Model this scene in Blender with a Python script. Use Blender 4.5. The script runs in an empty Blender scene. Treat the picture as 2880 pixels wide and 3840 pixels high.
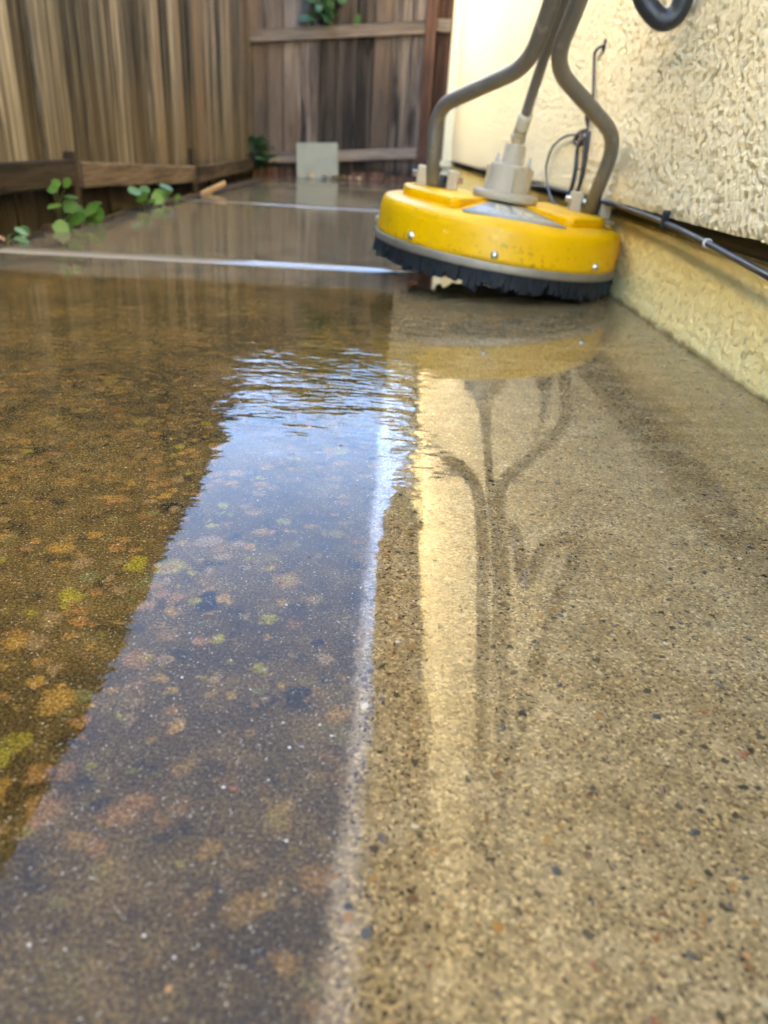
import bpy, bmesh, math, random
from mathutils import Vector, Matrix, noise as mnoise
random.seed(11)
scene = bpy.context.scene
col = scene.collection
PI = math.pi

# ------------------------------------------------------------------ camera
cd = bpy.data.cameras.new('camera')
cam = bpy.data.objects.new('camera', cd); col.objects.link(cam)
right = Vector((0.997953, 0.029757, 0.056608)); down = Vector((0.063932, -0.441184, -0.895137)); fwd = Vector((-0.001662, 0.896923, -0.442183))
M = Matrix.Identity(4)
for r in range(3):
    M[r][0], M[r][1], M[r][2] = right[r], -down[r], -fwd[r]
M.translation = Vector((0, 0, 0.27))
cam.matrix_world = M
cd.sensor_fit = 'VERTICAL'; cd.sensor_height = 36.0; cd.sensor_width = 27.0
cd.lens = 26.0; cd.clip_start = 0.01; cd.clip_end = 1000
cd.dof.use_dof = True; cd.dof.focus_distance = 0.56; cd.dof.aperture_fstop = 7.0
scene.camera = cam

# ------------------------------------------------------------------ sky, sun, exposure
SUN = Vector((0.62, -0.36, 0.68)).normalized()      # direction towards the sun: behind the house
world = bpy.data.worlds.new('World'); scene.world = world; world.use_nodes = True
wn = world.node_tree
sky = wn.nodes.new('ShaderNodeTexSky'); sky.sky_type = 'NISHITA'; sky.sun_disc = False
sky.sun_elevation = math.asin(SUN.z); sky.sun_rotation = math.atan2(SUN.x, SUN.y)
sky.air_density = 0.75; sky.dust_density = 0.0; sky.ozone_density = 1.5
bg = wn.nodes['Background']; bg.inputs['Strength'].default_value = 0.12
wn.links.new(sky.outputs[0], bg.inputs['Color'])
ld = bpy.data.lights.new('sun', 'SUN'); ld.energy = 4.5; ld.angle = math.radians(0.5); ld.color = (1.0, 0.94, 0.85)
lo = bpy.data.objects.new('sun', ld); col.objects.link(lo)
lo.rotation_euler = SUN.to_track_quat('Z', 'Y').to_euler()
vs = scene.view_settings
vs.view_transform = 'Standard'; vs.look = 'None'; vs.gamma = 1.0; vs.use_curve_mapping = False
vs.exposure = 4.66
vs.use_white_balance = True; vs.white_balance_temperature = 7050; vs.white_balance_tint = 11
scene.cycles.use_denoising = True; scene.cycles.use_adaptive_sampling = True; scene.cycles.adaptive_threshold = 0.02
scene.cycles.max_bounces = 8; scene.cycles.diffuse_bounces = 4; scene.cycles.glossy_bounces = 4
scene.cycles.caustics_reflective = False; scene.cycles.caustics_refractive = False

# ------------------------------------------------------------------ object helpers
def link_obj(name, mesh, m=None, parent=None):
    o = bpy.data.objects.new(name, mesh); col.objects.link(o)
    if m is not None and mesh is not None:
        mesh.materials.clear(); mesh.materials.append(m)
    if parent is not None: o.parent = parent
    return o
def tag(o, label, cat, group=None):
    o['label'] = label; o['category'] = cat
    if group: o['group'] = group
    return o
def empty(name, loc=(0, 0, 0), rot=(0, 0, 0)):
    o = bpy.data.objects.new(name, None); col.objects.link(o)
    o.location = loc; o.rotation_euler = rot; o.empty_display_size = 0.05
    return o
def bm_mesh(bm, name, smooth=False):
    me = bpy.data.meshes.new(name); bm.normal_update(); bm.to_mesh(me); bm.free()
    if smooth: me.polygons.foreach_set('use_smooth', [True] * len(me.polygons))
    return me
def py_mesh(name, v, f, smooth=False):
    me = bpy.data.meshes.new(name); me.from_pydata([tuple(a) for a in v], [], f); me.update()
    if smooth: me.polygons.foreach_set('use_smooth', [True] * len(me.polygons))
    return me
def box_bm(sx, sy, sz, bev=0.0, seg=1, cuts=0, axis=2):
    bm = bmesh.new(); bmesh.ops.create_cube(bm, size=1.0)
    for v in bm.verts: v.co = Vector((v.co.x * sx, v.co.y * sy, v.co.z * sz))
    if cuts:
        es = [e for e in bm.edges if abs((e.verts[0].co - e.verts[1].co)[axis]) > 1e-6]
        bmesh.ops.subdivide_edges(bm, edges=es, cuts=cuts, use_grid_fill=True)
    if bev: 
        es = [e for e in bm.edges if len(e.link_faces) == 2 and e.calc_face_angle(0) > 0.5]
        bmesh.ops.bevel(bm, geom=es, offset=bev, segments=seg, affect='EDGES', profile=0.5)
    return bm
def box_mesh(name, sx, sy, sz, bev=0.0, seg=1, smooth=False):
    return bm_mesh(box_bm(sx, sy, sz, bev, seg), name, smooth)
def box_between(name, a, b, m, parent=None, bev=0.0):
    a, b = Vector(a), Vector(b); s = b - a
    me = box_mesh(name, abs(s.x), abs(s.y), abs(s.z), bev)
    o = link_obj(name, me, m, parent); o.location = (a + b) / 2
    return o
def smooth_path(pts, n=8):
    P = [Vector(p) for p in pts]; P = [P[0] * 2 - P[1]] + P + [P[-1] * 2 - P[-2]]
    out = []
    for i in range(1, len(P) - 2):
        p0, p1, p2, p3 = P[i - 1:i + 3]
        for k in range(n):
            t = k / n
            out.append(0.5 * ((2 * p1) + (p2 - p0) * t + (2 * p0 - 5 * p1 + 4 * p2 - p3) * t * t + (3 * p1 - p0 - 3 * p2 + p3) * t ** 3))
    out.append(P[-2]); return out
def round_path(pts, rad, n=8):
    P = [Vector(p) for p in pts]; out = [P[0]]
    for i in range(1, len(P) - 1):
        a, b, c = P[i - 1], P[i], P[i + 1]
        d1, d2 = (a - b), (c - b); r = min(rad, d1.length * .48, d2.length * .48)
        s, e = b + d1.normalized() * r, b + d2.normalized() * r
        for k in range(n + 1):
            t = k / n; out.append(s * (1 - t) ** 2 + b * 2 * t * (1 - t) + e * t * t)
    out.append(P[-1]); return out
def tube(name, path, r, seg=16, caps=True):
    path = [Vector(p) for p in path]; n = len(path); rr = r if callable(r) else (lambda t: r)
    v, f = [], []; up = Vector((0.31, 0.52, 0.79)); prev = None
    for i, p in enumerate(path):
        t = (path[min(i + 1, n - 1)] - path[max(i - 1, 0)]).normalized()
        if prev is None: a = t.cross(up).normalized()
        else: a = (prev - t * prev.dot(t)).normalized()
        prev = a; b = t.cross(a); R = rr(i / max(1, n - 1))
        for k in range(seg):
            q = 2 * PI * k / seg; v.append(p + a * (R * math.cos(q)) + b * (R * math.sin(q)))
    for i in range(n - 1):
        for k in range(seg):
            k2 = (k + 1) % seg; f.append((i * seg + k, i * seg + k2, (i + 1) * seg + k2, (i + 1) * seg + k))
    if caps:
        f.append(tuple(range(seg))[::-1]); f.append(tuple((n - 1) * seg + k for k in range(seg)))
    return py_mesh(name, v, f, True)
def lathe(name, prof, seg=64, smooth=True):
    v, f = [], []; n = len(prof)
    for (r, z) in prof:
        for k in range(seg):
            q = 2 * PI * k / seg; v.append((r * math.cos(q), r * math.sin(q), z))
    for i in range(n - 1):
        for k in range(seg):
            k2 = (k + 1) % seg; f.append((i * seg + k, i * seg + k2, (i + 1) * seg + k2, (i + 1) * seg + k))
    f.append(tuple(range(seg))[::-1]); f.append(tuple((n - 1) * seg + k for k in range(seg)))
    return py_mesh(name, v, f, smooth)
def prism(name, poly, z0, z1, bev=0.0, seg=2):
    bm = bmesh.new(); lo_ = [bm.verts.new((x, y, z0)) for x, y in poly]; hi = [bm.verts.new((x, y, z1)) for x, y in poly]
    n = len(poly); top = bm.faces.new(hi); bm.faces.new(lo_[::-1])
    for i in range(n): bm.faces.new((lo_[i], lo_[(i + 1) % n], hi[(i + 1) % n], hi[i]))
    bmesh.ops.recalc_face_normals(bm, faces=bm.faces)
    if bev:
        bm.edges.ensure_lookup_table()
        es = [e for e in bm.edges if not (abs(e.verts[0].co.z - z0) < 1e-7 and abs(e.verts[1].co.z - z0) < 1e-7)]
        bmesh.ops.bevel(bm, geom=es, offset=bev, segments=seg, affect='EDGES', profile=0.5)
    return bm_mesh(bm, name, True)

# ------------------------------------------------------------------ material helpers
class NT:
    def __init__(s, name):
        s.m = bpy.data.materials.new(name); s.m.use_nodes = True; s.t = s.m.node_tree
        s.b = s.t.nodes['Principled BSDF']
    def n(s, typ, **kw):
        nd = s.t.nodes.new(typ)
        for k, v in kw.items(): setattr(nd, k, v)
        return nd
    def put(s, sock, v):
        if isinstance(v, bpy.types.NodeSocket): s.t.links.new(v, sock)
        elif isinstance(v, (tuple, list)) and len(v) == 3 and sock.type == 'RGBA': sock.default_value = (*v, 1)
        else: sock.default_value = v
    def set(s, **kw):
        for k, v in kw.items(): s.put(s.b.inputs[k.replace('_', ' ')], v)
    def math(s, op, a, b=0.0, clamp=False):
        nd = s.n('ShaderNodeMath', operation=op); nd.use_clamp = clamp
        s.put(nd.inputs[0], a); s.put(nd.inputs[1], b); return nd.outputs[0]
    def mul(s, a, b): return s.math('MULTIPLY', a, b)
    def add(s, a, b): return s.math('ADD', a, b)
    def sub(s, a, b): return s.math('SUBTRACT', a, b)
    def gt(s, a, b): return s.math('GREATER_THAN', a, b)
    def mix(s, fac, a, b, mode='MIX'):
        nd = s.n('ShaderNodeMix', data_type='RGBA', blend_type=mode); nd.clamp_factor = True
        s.put(nd.inputs[0], fac); s.put(nd.inputs[6], a); s.put(nd.inputs[7], b); return nd.outputs[2]
    def mixf(s, fac, a, b):
        nd = s.n('ShaderNodeMix', data_type='FLOAT'); s.put(nd.inputs[0], fac); s.put(nd.inputs[2], a); s.put(nd.inputs[3], b); return nd.outputs[0]
    def step(s, x, a, b, lo=0.0, hi=1.0):
        nd = s.n('ShaderNodeMapRange', interpolation_type='SMOOTHSTEP'); s.put(nd.inputs[0], x)
        nd.inputs[1].default_value = a; nd.inputs[2].default_value = b; nd.inputs[3].default_value = lo; nd.inputs[4].default_value = hi
        return nd.outputs[0]
    def pos(s): return s.n('ShaderNodeNewGeometry').outputs['Position']
    def obj(s): return s.n('ShaderNodeTexCoord').outputs['Object']
    def rnd(s): return s.n('ShaderNodeObjectInfo').outputs['Random']
    def xyz(s, v): return s.n_sep(v)
    def n_sep(s, v):
        nd = s.n('ShaderNodeSeparateXYZ'); s.put(nd.inputs[0], v); return nd.outputs
    def rgb(s, c):
        nd = s.n('ShaderNodeSeparateColor'); s.put(nd.inputs[0], c); return nd.outputs
    def vmul(s, v, k):
        nd = s.n('ShaderNodeVectorMath', operation='MULTIPLY'); s.put(nd.inputs[0], v); nd.inputs[1].default_value = k; return nd.outputs[0]
    def vadd(s, v, w):
        nd = s.n('ShaderNodeVectorMath', operation='ADD'); s.put(nd.inputs[0], v); s.put(nd.inputs[1], w); return nd.outputs[0]
    def comb(s, x, y, z):
        nd = s.n('ShaderNodeCombineXYZ'); s.put(nd.inputs[0], x); s.put(nd.inputs[1], y); s.put(nd.inputs[2], z); return nd.outputs[0]
    def noise(s, v, scale, detail=3.0, rough=0.55, col=False, dist=0.0):
        nd = s.n('ShaderNodeTexNoise'); s.put(nd.inputs['Vector'], v); nd.inputs['Scale'].default_value = scale
        nd.inputs['Detail'].default_value = detail; nd.inputs['Roughness'].default_value = rough; nd.inputs['Distortion'].default_value = dist
        return nd.outputs[1 if col else 0]
    def vor(s, v, scale, rand=1.0):
        nd = s.n('ShaderNodeTexVoronoi'); s.put(nd.inputs['Vector'], v); nd.inputs['Scale'].default_value = scale
        nd.inputs['Randomness'].default_value = rand
        return nd.outputs['Distance'], s.rgb(nd.outputs['Color'])
    def ramp(s, fac, stops, interp='LINEAR'):
        nd = s.n('ShaderNodeValToRGB'); e = nd.color_ramp.elements; nd.color_ramp.interpolation = interp
        while len(e) < len(stops): e.new(0.5)
        for el, (p, c) in zip(e, stops): el.position = p; el.color = (*c, 1) if len(c) == 3 else c
        s.put(nd.inputs[0], fac); return nd.outputs[0]
    def bump(s, h, strength=1.0, dist=0.001, normal=None):
        nd = s.n('ShaderNodeBump'); nd.inputs['Strength'].default_value = strength; nd.inputs['Distance'].default_value = dist
        s.put(nd.inputs['Height'], h)
        if normal is not None: s.put(nd.inputs['Normal'], normal)
        return nd.outputs[0]

def simple(name, colr, rough=0.5, metal=0.0, var=0.12, scale=40, bump=0.0, coat=0.0, wear=None):
    t = NT(name); p = t.obj()
    n1 = t.noise(p, scale, 4); c = t.mix(t.mul(t.step(n1, .35, .75), var * 3), colr, tuple(x * (1 - var * 2) for x in colr))
    if wear: c = t.mix(t.mul(t.step(t.noise(p, scale * 2.3, 5), .58, .72), wear[1]), c, wear[0])
    t.set(Base_Color=c, Roughness=t.mixf(n1, rough * .8, min(1, rough * 1.25)), Metallic=metal)
    if bump: t.set(Normal=t.bump(t.noise(p, scale * 4, 4), 1.0, bump))
    if coat: t.set(Coat_Weight=coat, Coat_Roughness=0.05)
    return t.m

# ------------------------------------------------------------------ concrete of the walkway: wet, half of it cleaned
def concrete_material():
    t = NT('wet_concrete'); p = t.pos(); x, y, z = t.n_sep(p)
    lown = t.rgb(t.noise(p, 9, 2, col=True))
    wob = t.add(t.mul(t.sub(t.noise(p, 130, 2), .5), .011), t.mul(t.sub(lown[0], .5), .012))
    m1 = t.step(t.add(x, wob), -.015, -.006, 1.0, 0.0)
    yy = t.add(t.sub(y, t.mul(x, .06)), t.mul(t.sub(lown[1], .5), .10))
    m2 = t.step(yy, 1.56, 1.66, 1.0, 0.0)
    dirty = t.mul(m1, m2)
    # thin film of water over everything: calm, with a rippled stretch where it is still running
    rp = t.vmul(p, (.75, 1.7, 1.0))
    zone = t.mul(t.mul(t.step(t.add(t.add(y, t.step(x, -.04, .01, 0.0, .13)), t.mul(t.sub(lown[2], .5), .40)), .62, .88), t.step(y, .98, 1.22, 1.0, .04)), t.step(x, .03, .07, 1.0, .0))
    amp = t.add(t.step(x, -.01, .06, .105, .014), t.mul(zone, .55))
    rip = t.mul(t.add(t.mul(t.noise(rp, 62, 1), .8), t.mul(t.noise(rp, 17, 2), 2.6)), amp)
    film = t.bump(rip, 1.0, .0011)
    grit = t.bump(t.add(rip, t.mul(t.noise(p, 330, 1), t.step(y, .14, .46, .060, .0025))), 1.0, .0011)
    # --- clean concrete: sand matrix with dark, rusty and cream grains
    dS, rS = t.vor(p, 620); mid = t.noise(p, 34, 3)
    cl = t.mix(t.step(lown[0], .35, .65), (.245, .172, .078), (.210, .144, .061))
    cl = t.mix(t.mul(t.step(mid, .42, .66), .45), cl, (.320, .238, .122))
    cl = t.mix(1.0, cl, t.ramp(rS[0], [(0, (.48, .46, .42)), (.25, (.78, .77, .75)), (.6, (1.02, 1.02, 1.02)), (.88, (1.28, 1.27, 1.24)), (1, (1.9, 1.85, 1.7))]), 'MULTIPLY')
    dx_ = t.sub(x, .205); dy_ = t.sub(y, 1.93); rad = t.math('SQRT', t.add(t.mul(dx_, dx_), t.mul(dy_, dy_)))
    arc = t.noise(t.comb(t.mul(rad, 42.0), t.mul(x, 1.5), 0.0), 1.0, 2)
    cl = t.mix(t.mul(t.step(y, .5, .9), .30), cl, t.ramp(arc, [(.35, (.62, .60, .56)), (.5, (1, 1, 1)), (.65, (1.3, 1.3, 1.3))]), 'MULTIPLY')
    wp = t.vadd(p, t.vmul(t.noise(p, 190, 1, col=True), (.0052, .0052, .0)))
    dG, rG = t.vor(wp, 360); dens = t.step(t.add(t.mul(mid, .6), t.mul(lown[1], .4)), .40, .60, .55, .77)
    gm = t.mul(t.gt(rG[0], dens), t.step(dG, .28, .44, 1.0, 0.0))
    cl = t.mix(t.mul(gm, .9), cl, t.ramp(rG[1], [(0, (.026, .021, .013)), (.35, (.05, .036, .019)), (.6, (.085, .05, .022)), (.74, (.15, .058, .018)), (.84, (.11, .085, .04)), (.95, (.40, .32, .17))], 'CONSTANT'))
    dP, rP = t.vor(wp, 118)
    pm = t.mul(t.gt(rP[0], .62), t.step(dP, .20, .28, 1.0, 0.0))
    pcol = t.ramp(rP[1], [(0, (.024, .021, .014)), (.30, (.045, .034, .02)), (.46, (.19, .058, .015)), (.52, (.26, .13, .032)), (.64, (.11, .062, .028)), (.88, (.36, .29, .16)), (.96, (.48, .41, .26))], 'CONSTANT')
    cl = t.mix(t.mul(pm, .88), cl, pcol)
    t.set(Base_Color=cl, Roughness=.7, Specular_IOR_Level=.0, Coat_Weight=t.mul(t.step(rS[1], .05, .25, .40, 1.0), t.step(t.add(y, t.mul(t.sub(lown[0], .5), .25)), .18, .50, .42, 1.0)), Coat_IOR=1.60, Coat_Roughness=.022, Coat_Normal=grit)
    clean_bsdf = t.b
    # --- dirty concrete: algae film, lichen spots, pale sand showing through
    dn = t.noise(p, 6, 4, .6); dn2 = t.noise(p, 42, 3, .65)
    dc = t.mix(t.step(dn, .36, .64), (.050, .032, .010), (.096, .061, .018))
    dc = t.mix(t.mul(t.step(dn2, .50, .72), .6), dc, (.125, .083, .024))
    dc = t.mix(t.mul(t.step(dn2, .30, .46, 1.0, 0.0), .65), dc, (.020, .016, .009))
    wv = t.vadd(p, t.vmul(t.noise(p, 55, 3, .7, col=True), (.020, .020, .0)))
    hide = t.step(lown[1], .40, .58)
    for sc, th, cols in ((46, .22, 0.0), (84, .30, .37)):
        d, r = t.vor(wv, sc)
        mk = t.mul(t.mul(t.gt(r[0], th), t.step(t.add(d, t.mul(t.sub(r[2], .5), .24)), .18, .46, 1.0, 0.0)), t.mul(t.add(t.mul(hide, .55), .36), t.mul(t.step(y, .50, 1.0, 1.0, .18), t.step(y, .15, .36, .45, 1.0))))
        lc = t.ramp(t.math('FRACT', t.add(r[1], cols)), [(0, (.190, .092, .024)), (.25, (.23, .125, .024)), (.48, (.17, .105, .040)), (.64, (.19, .15, .016)), (.74, (.105, .09, .028)), (.82, (.018, .015, .010)), (.92, (.20, .10, .026))], 'CONSTANT')
        dc = t.mix(mk, dc, lc)
    sand2 = t.rgb(t.noise(p, 560, 2, .7, col=True))
    dc = t.mix(1.0, dc, t.ramp(sand2[0], [(.36, (.45, .44, .42)), (.5, (1, 1, 1)), (.64, (1.8, 1.78, 1.7))]), 'MULTIPLY')
    dc = t.mix(t.mul(t.step(sand2[1], .64, .70), .6), dc, t.ramp(sand2[2], [(.4, (.50, .42, .28)), (.55, (.62, .56, .42)), (.66, (.36, .18, .08))]))
    dW, rW = t.vor(p, 150)
    dc = t.mix(t.mul(t.mul(t.gt(rW[0], .95), t.step(dW, .08, .16, 1.0, 0.0)), .8), dc, t.ramp(rW[1], [(0, (.55, .48, .34)), (.6, (.66, .60, .46)), (1, (.40, .18, .08))]))
    db = t.n('ShaderNodeBsdfPrincipled'); t.b = db
    t.set(Base_Color=dc, Roughness=.7, Specular_IOR_Level=.0, Coat_Weight=.74, Coat_IOR=1.33, Coat_Roughness=.006, Coat_Normal=film)
    # --- farther slabs: rinsed, still brown
    fc = t.mix(t.step(lown[0], .35, .65), (.105, .085, .052), (.145, .118, .076))
    jy = t.sub(y, t.mul(x, .06)); jm = None
    for jv in (1.878, 3.735, 5.56):
        q_ = t.mul(t.gt(jy, jv), t.step(jy, jv + .010, jv + .060, 1.0, 0.0)); jm = q_ if jm is None else t.math('MAXIMUM', jm, q_)
    jm = t.mul(jm, t.math('MAXIMUM', t.step(x, -.10, -.02, 1.0, 0.0), t.gt(y, 2.2)))
    fc = t.mix(t.mul(jm, .7), fc, (.34, .32, .28))  # joint edges paled in colour, standing in for the sky reflected there
    fb = t.n('ShaderNodeBsdfPrincipled'); t.b = fb
    t.set(Base_Color=fc, Roughness=.7, Specular_IOR_Level=.0, Coat_Weight=t.mixf(jm, .8, .42), Coat_IOR=1.33, Coat_Roughness=t.mixf(jm, .02, .14), Coat_Normal=film)
    far = t.math('MAXIMUM', t.mul(m1, t.sub(1.0, m2)), t.step(y, 2.0, 2.1))
    mA = t.n('ShaderNodeMixShader'); t.put(mA.inputs[0], dirty); t.t.links.new(clean_bsdf.outputs[0], mA.inputs[1]); t.t.links.new(db.outputs[0], mA.inputs[2])
    mB = t.n('ShaderNodeMixShader'); t.put(mB.inputs[0], far); t.t.links.new(mA.outputs[0], mB.inputs[1]); t.t.links.new(fb.outputs[0], mB.inputs[2])
    t.t.links.new(mB.outputs[0], t.t.nodes['Material Output'].inputs[0])
    return t.m

M_conc = concrete_material()

def slab_mesh(name, y0, y1, near_round, far_round, nx, ys):
    XL, XR = -1.03, 0.62
    v, f = [], []
    xs = [XL + (XR - XL) * i / (nx - 1) for i in range(nx)]
    for y in ys:
        for x in xs:
            z = 0.0; dn = y - y0; df = y1 - y; w = 0.070
            if near_round and dn < w: z -= (0.0105 if y0 < 3 else 0.018) * (1 - dn / w) ** 2 * (1 if y0 > 3 else min(1, max(0, (.02 - x) / .12)))
            if far_round and df < 0.05: z -= 0.008 * (1 - df / 0.05) ** 2
            xe = x
            if x < XL + .001:
                xe = x + .05 * mnoise.noise(Vector((y * 1.7, 3.1, 0))) + .012 * mnoise.noise(Vector((y * 9, 1.1, 0)))
                if y < 2.3: xe += .05 * min(1, (2.3 - y) / .5)
            z += 0.0012 * mnoise.noise(Vector((x * 2, y * 2, 5)))
            v.append((xe, y + .06 * x, z))
    ny = len(ys)
    for j in range(ny - 1):
        for i in range(nx - 1):
            a = j * nx + i; f.append((a, a + 1, a + 1 + nx, a + nx))
    base = len(v)                                   # skirt down to the soil
    ring = [i for i in range(nx)] + [j * nx + nx - 1 for j in range(1, ny)] + [(ny - 1) * nx + i for i in range(nx - 2, -1, -1)] + [j * nx for j in range(ny - 2, 0, -1)]
    for r in ring: v.append((v[r][0], v[r][1], -0.12))
    L = len(ring)
    for k in range(L): f.append((ring[k], base + k, base + (k + 1) % L, ring[(k + 1) % L]))
    return py_mesh(name, v, f, True)

walk = empty('walkway'); walk['kind'] = 'structure'
J = [-2.6, 1.878, 3.735, 5.56, 7.3]
slabs = []
for k in range(4):
    y0, y1 = J[k] + .003, J[k + 1] - .003
    ys = [y0 + .095 * i / 10 for i in range(11)]
    m_ = max(8, int((y1 - y0) / .12)); ys += [y0 + .095 + (y1 - y0 - .145) * i / m_ for i in range(1, m_ + 1)]
    ys += [y1 - .05 + .05 * i / 6 for i in range(1, 7)]
    s = link_obj('slab', slab_mesh('slab', y0, y1, k > 0, k < 3, 24, ys), M_conc, walk); slabs.append(s)

# pebbles of the exposed aggregate, set a hair proud of the nearest slab
def pebble_mesh(i):
    rr = random.Random(50 + i); n = 9; v = [(0, 0, .12)]; f = []
    R = [.75 + .5 * rr.random() for _ in range(n)]; asp = .6 + .35 * rr.random()
    for ring, (s, zz) in enumerate(((.62, .095), (1.0, -.10))):
        for k in range(n): v.append((R[k] * s * math.cos(2 * PI * k / n), asp * R[k] * s * math.sin(2 * PI * k / n), zz))
    for k in range(n):
        k2 = (k + 1) % n; f.append((0, 1 + k, 1 + k2)); f.append((1 + k, 1 + n + k, 1 + n + k2, 1 + k2))
    return py_mesh('pebble', v, f, True)
def pebble_mat(name, c):
    t = NT(name); p = t.pos()
    t.set(Base_Color=t.mix(t.step(t.noise(p, 700, 3), .35, .7), c, tuple(q * .6 for q in c)), Roughness=.45, Coat_Weight=.15, Coat_IOR=1.33, Coat_Roughness=.2)
    return t.m
PC = [(.045, .042, .030), (.055, .05, .034), (.07, .055, .032), (.25, .085, .028), (.33, .17, .045), (.16, .085, .04), (.10, .065, .035), (.36, .29, .17), (.46, .39, .25), (.06, .06, .05), (.30, .22, .11)]
PM = [pebble_mat('pebble_stone', c) for c in PC]
pcache = {}
for i in range(280):
    mi, ci = i % 6, random.choice([0, 1, 2, 2, 3, 4, 5, 5, 6, 6, 0, 6, 9, 10])
    if (mi, ci) not in pcache:
        me = pebble_mesh(mi); me.materials.append(PM[ci]); pcache[mi, ci] = me
    y = .14 + .86 * random.random() ** 1.5
    x = random.uniform(.0, .30 + .16 * y) if random.random() < .9 else random.uniform(-.25 * (y + .3), 0)
    if x > .45: continue
    sz = random.choice([.0010, .0012, .0012, .0014, .0015, .0018, .0022, .0028]) * (.65 + .5 * random.random()) * (1.0 if x > 0 else .7)
    o = bpy.data.objects.new('pebble', pcache[mi, ci]); col.objects.link(o); o.parent = slabs[0]
    o.location = (x, y, 0.0006 + 0.0012 * mnoise.noise(Vector((x * 2, (y - .06 * x) * 2, 5)))); o.rotation_euler = (0, 0, random.uniform(0, 6.28)); o.scale = (sz, sz, sz * .9)

# ------------------------------------------------------------------ ground and soil
def soil_material():
    t = NT('damp_soil'); p = t.pos()
    c = t.mix(t.step(t.noise(p, 9, 5), .35, .65), (.030, .020, .012), (.075, .048, .026))
    c = t.mix(t.step(t.noise(p, 70, 4), .58, .7), c, (.14, .085, .04))
    t.set(Base_Color=c, Roughness=.75, Normal=t.bump(t.noise(p, 60, 6, .7), 1.0, .02)); return t.m
M_soil = soil_material()
def grass_material():
    t = NT('garden_ground'); p = t.pos()
    c = t.mix(t.step(t.noise(p, 1.5, 4), .35, .65), (.055, .075, .018), (.11, .105, .03))
    c = t.mix(t.step(t.noise(p, 24, 4), .5, .7), c, (.16, .15, .05))
    t.set(Base_Color=c, Roughness=.9, Normal=t.bump(t.noise(p, 40, 6, .7), 1.0, .03)); return t.m
S = 450
g = link_obj('ground', py_mesh('ground', [(-S, -S, -.13), (S, -S, -.13), (S, S, -.13), (-S, S, -.13)], [(0, 1, 2, 3)]), grass_material()); g['kind'] = 'structure'
v, f = [], []; nx, ny = 10, 90
for j in range(ny):
    for i in range(nx):
        x = -1.50 + .58 * i / (nx - 1); y = -2.6 + 10.2 * j / (ny - 1)
        v.append((x, y, -.030 + .012 * mnoise.noise(Vector((x * 9, y * 9, 2))) - .012 * (i / (nx - 1)) + .006 * mnoise.noise(Vector((x * 30, y * 30, 2)))))
for j in range(ny - 1):
    for i in range(nx - 1):
        a = j * nx + i; f.append((a, a + 1, a + 1 + nx, a + nx))
s = link_obj('soil_strip', py_mesh('soil_strip', v, f, True), M_soil); s['kind'] = 'structure'

# ------------------------------------------------------------------ weathered wood
def wood_material(name, dark, mid, light, stain=None, green=0.0, wet=0.0, sc=(1, 1, 1), axis='z', dirt=0.0, knots=.5):
    t = NT(name); o = t.obj(); r = t.rnd()
    off = t.comb(t.mul(r, 37.0), t.mul(r, 91.0), t.mul(r, 53.0)); q = t.vadd(o, off)
    k = {'z': (11, 11, .42), 'y': (11, .42, 11), 'x': (.42, 11, 11)}[axis]
    k2 = {'z': (6.5, 6.5, .22), 'y': (6.5, .22, 6.5), 'x': (.22, 6.5, 6.5)}[axis]
    k3 = {'z': (7, 7, 1.6), 'y': (7, 1.6, 7), 'x': (1.6, 7, 7)}[axis]
    fine = t.noise(t.vmul(q, k), 3.0, 5, .65); wide = t.noise(t.vmul(q, k2), 1.5, 3, .6); blot = t.noise(t.vmul(q, k3), 1.0, 4, .6)
    c = t.mix(t.step(wide, .44, .55), dark, mid)
    c = t.mix(t.mul(t.step(fine, .44, .68), .6), c, light)
    c = t.mix(t.mul(t.step(fine, .28, .42, 1.0, 0.0), .75), c, tuple(a * .35 for a in dark))
    c = t.mix(.6, c, t.ramp(t.noise(t.vmul(q, k), 14.0, 3, .6), [(.34, (.45, .45, .45)), (.5, (1, 1, 1)), (.66, (1.5, 1.5, 1.5))]), 'MULTIPLY')
    c = t.mix(t.mul(t.step(blot, .60, .70), knots), c, tuple(a * .38 for a in dark))
    br = t.add(.34, t.mul(t.math('FRACT', t.mul(r, 7.31)), 1.15))
    c = t.mix(1.0, c, t.comb(br, br, br), 'MULTIPLY')
    if stain: c = t.mix(t.mul(t.step(t.math('FRACT', t.mul(r, 13.7)), .55, .95), t.mul(t.step(blot, .35, .6), .7)), c, stain)
    z = t.n_sep(t.pos())[2]
    if green: c = t.mix(t.mul(t.step(t.add(z, t.mul(t.sub(blot, .5), .5)), .10, .62, 1.0, 0.0), green), c, (.235, .165, .055))
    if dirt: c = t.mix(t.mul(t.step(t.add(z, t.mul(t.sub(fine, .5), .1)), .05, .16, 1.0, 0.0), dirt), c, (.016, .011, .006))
    t.set(Base_Color=c, Roughness=.85 - wet, Specular_IOR_Level=.1)
    t.set(Normal=t.bump(t.add(fine, t.mul(wide, .6)), 1.0, .006)); return t.m
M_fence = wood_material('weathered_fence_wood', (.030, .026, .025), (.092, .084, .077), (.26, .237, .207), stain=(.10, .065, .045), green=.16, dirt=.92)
M_rail_y = wood_material('fence_rail_wood', (.036, .027, .020), (.088, .066, .047), (.16, .120, .085), axis='y')
M_gate = wood_material('gate_wood', (.048, .038, .034), (.130, .104, .084), (.23, .185, .145), stain=(.11, .078, .056), dirt=.7, knots=.9)
M_gate_rail = wood_material('gate_rail_wood', (.075, .062, .053), (.165, .128, .098), (.225, .19, .16), axis='x')
M_post = wood_material('redwood_post_wood', (.045, .024, .018), (.105, .056, .040), (.165, .092, .064))

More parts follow.
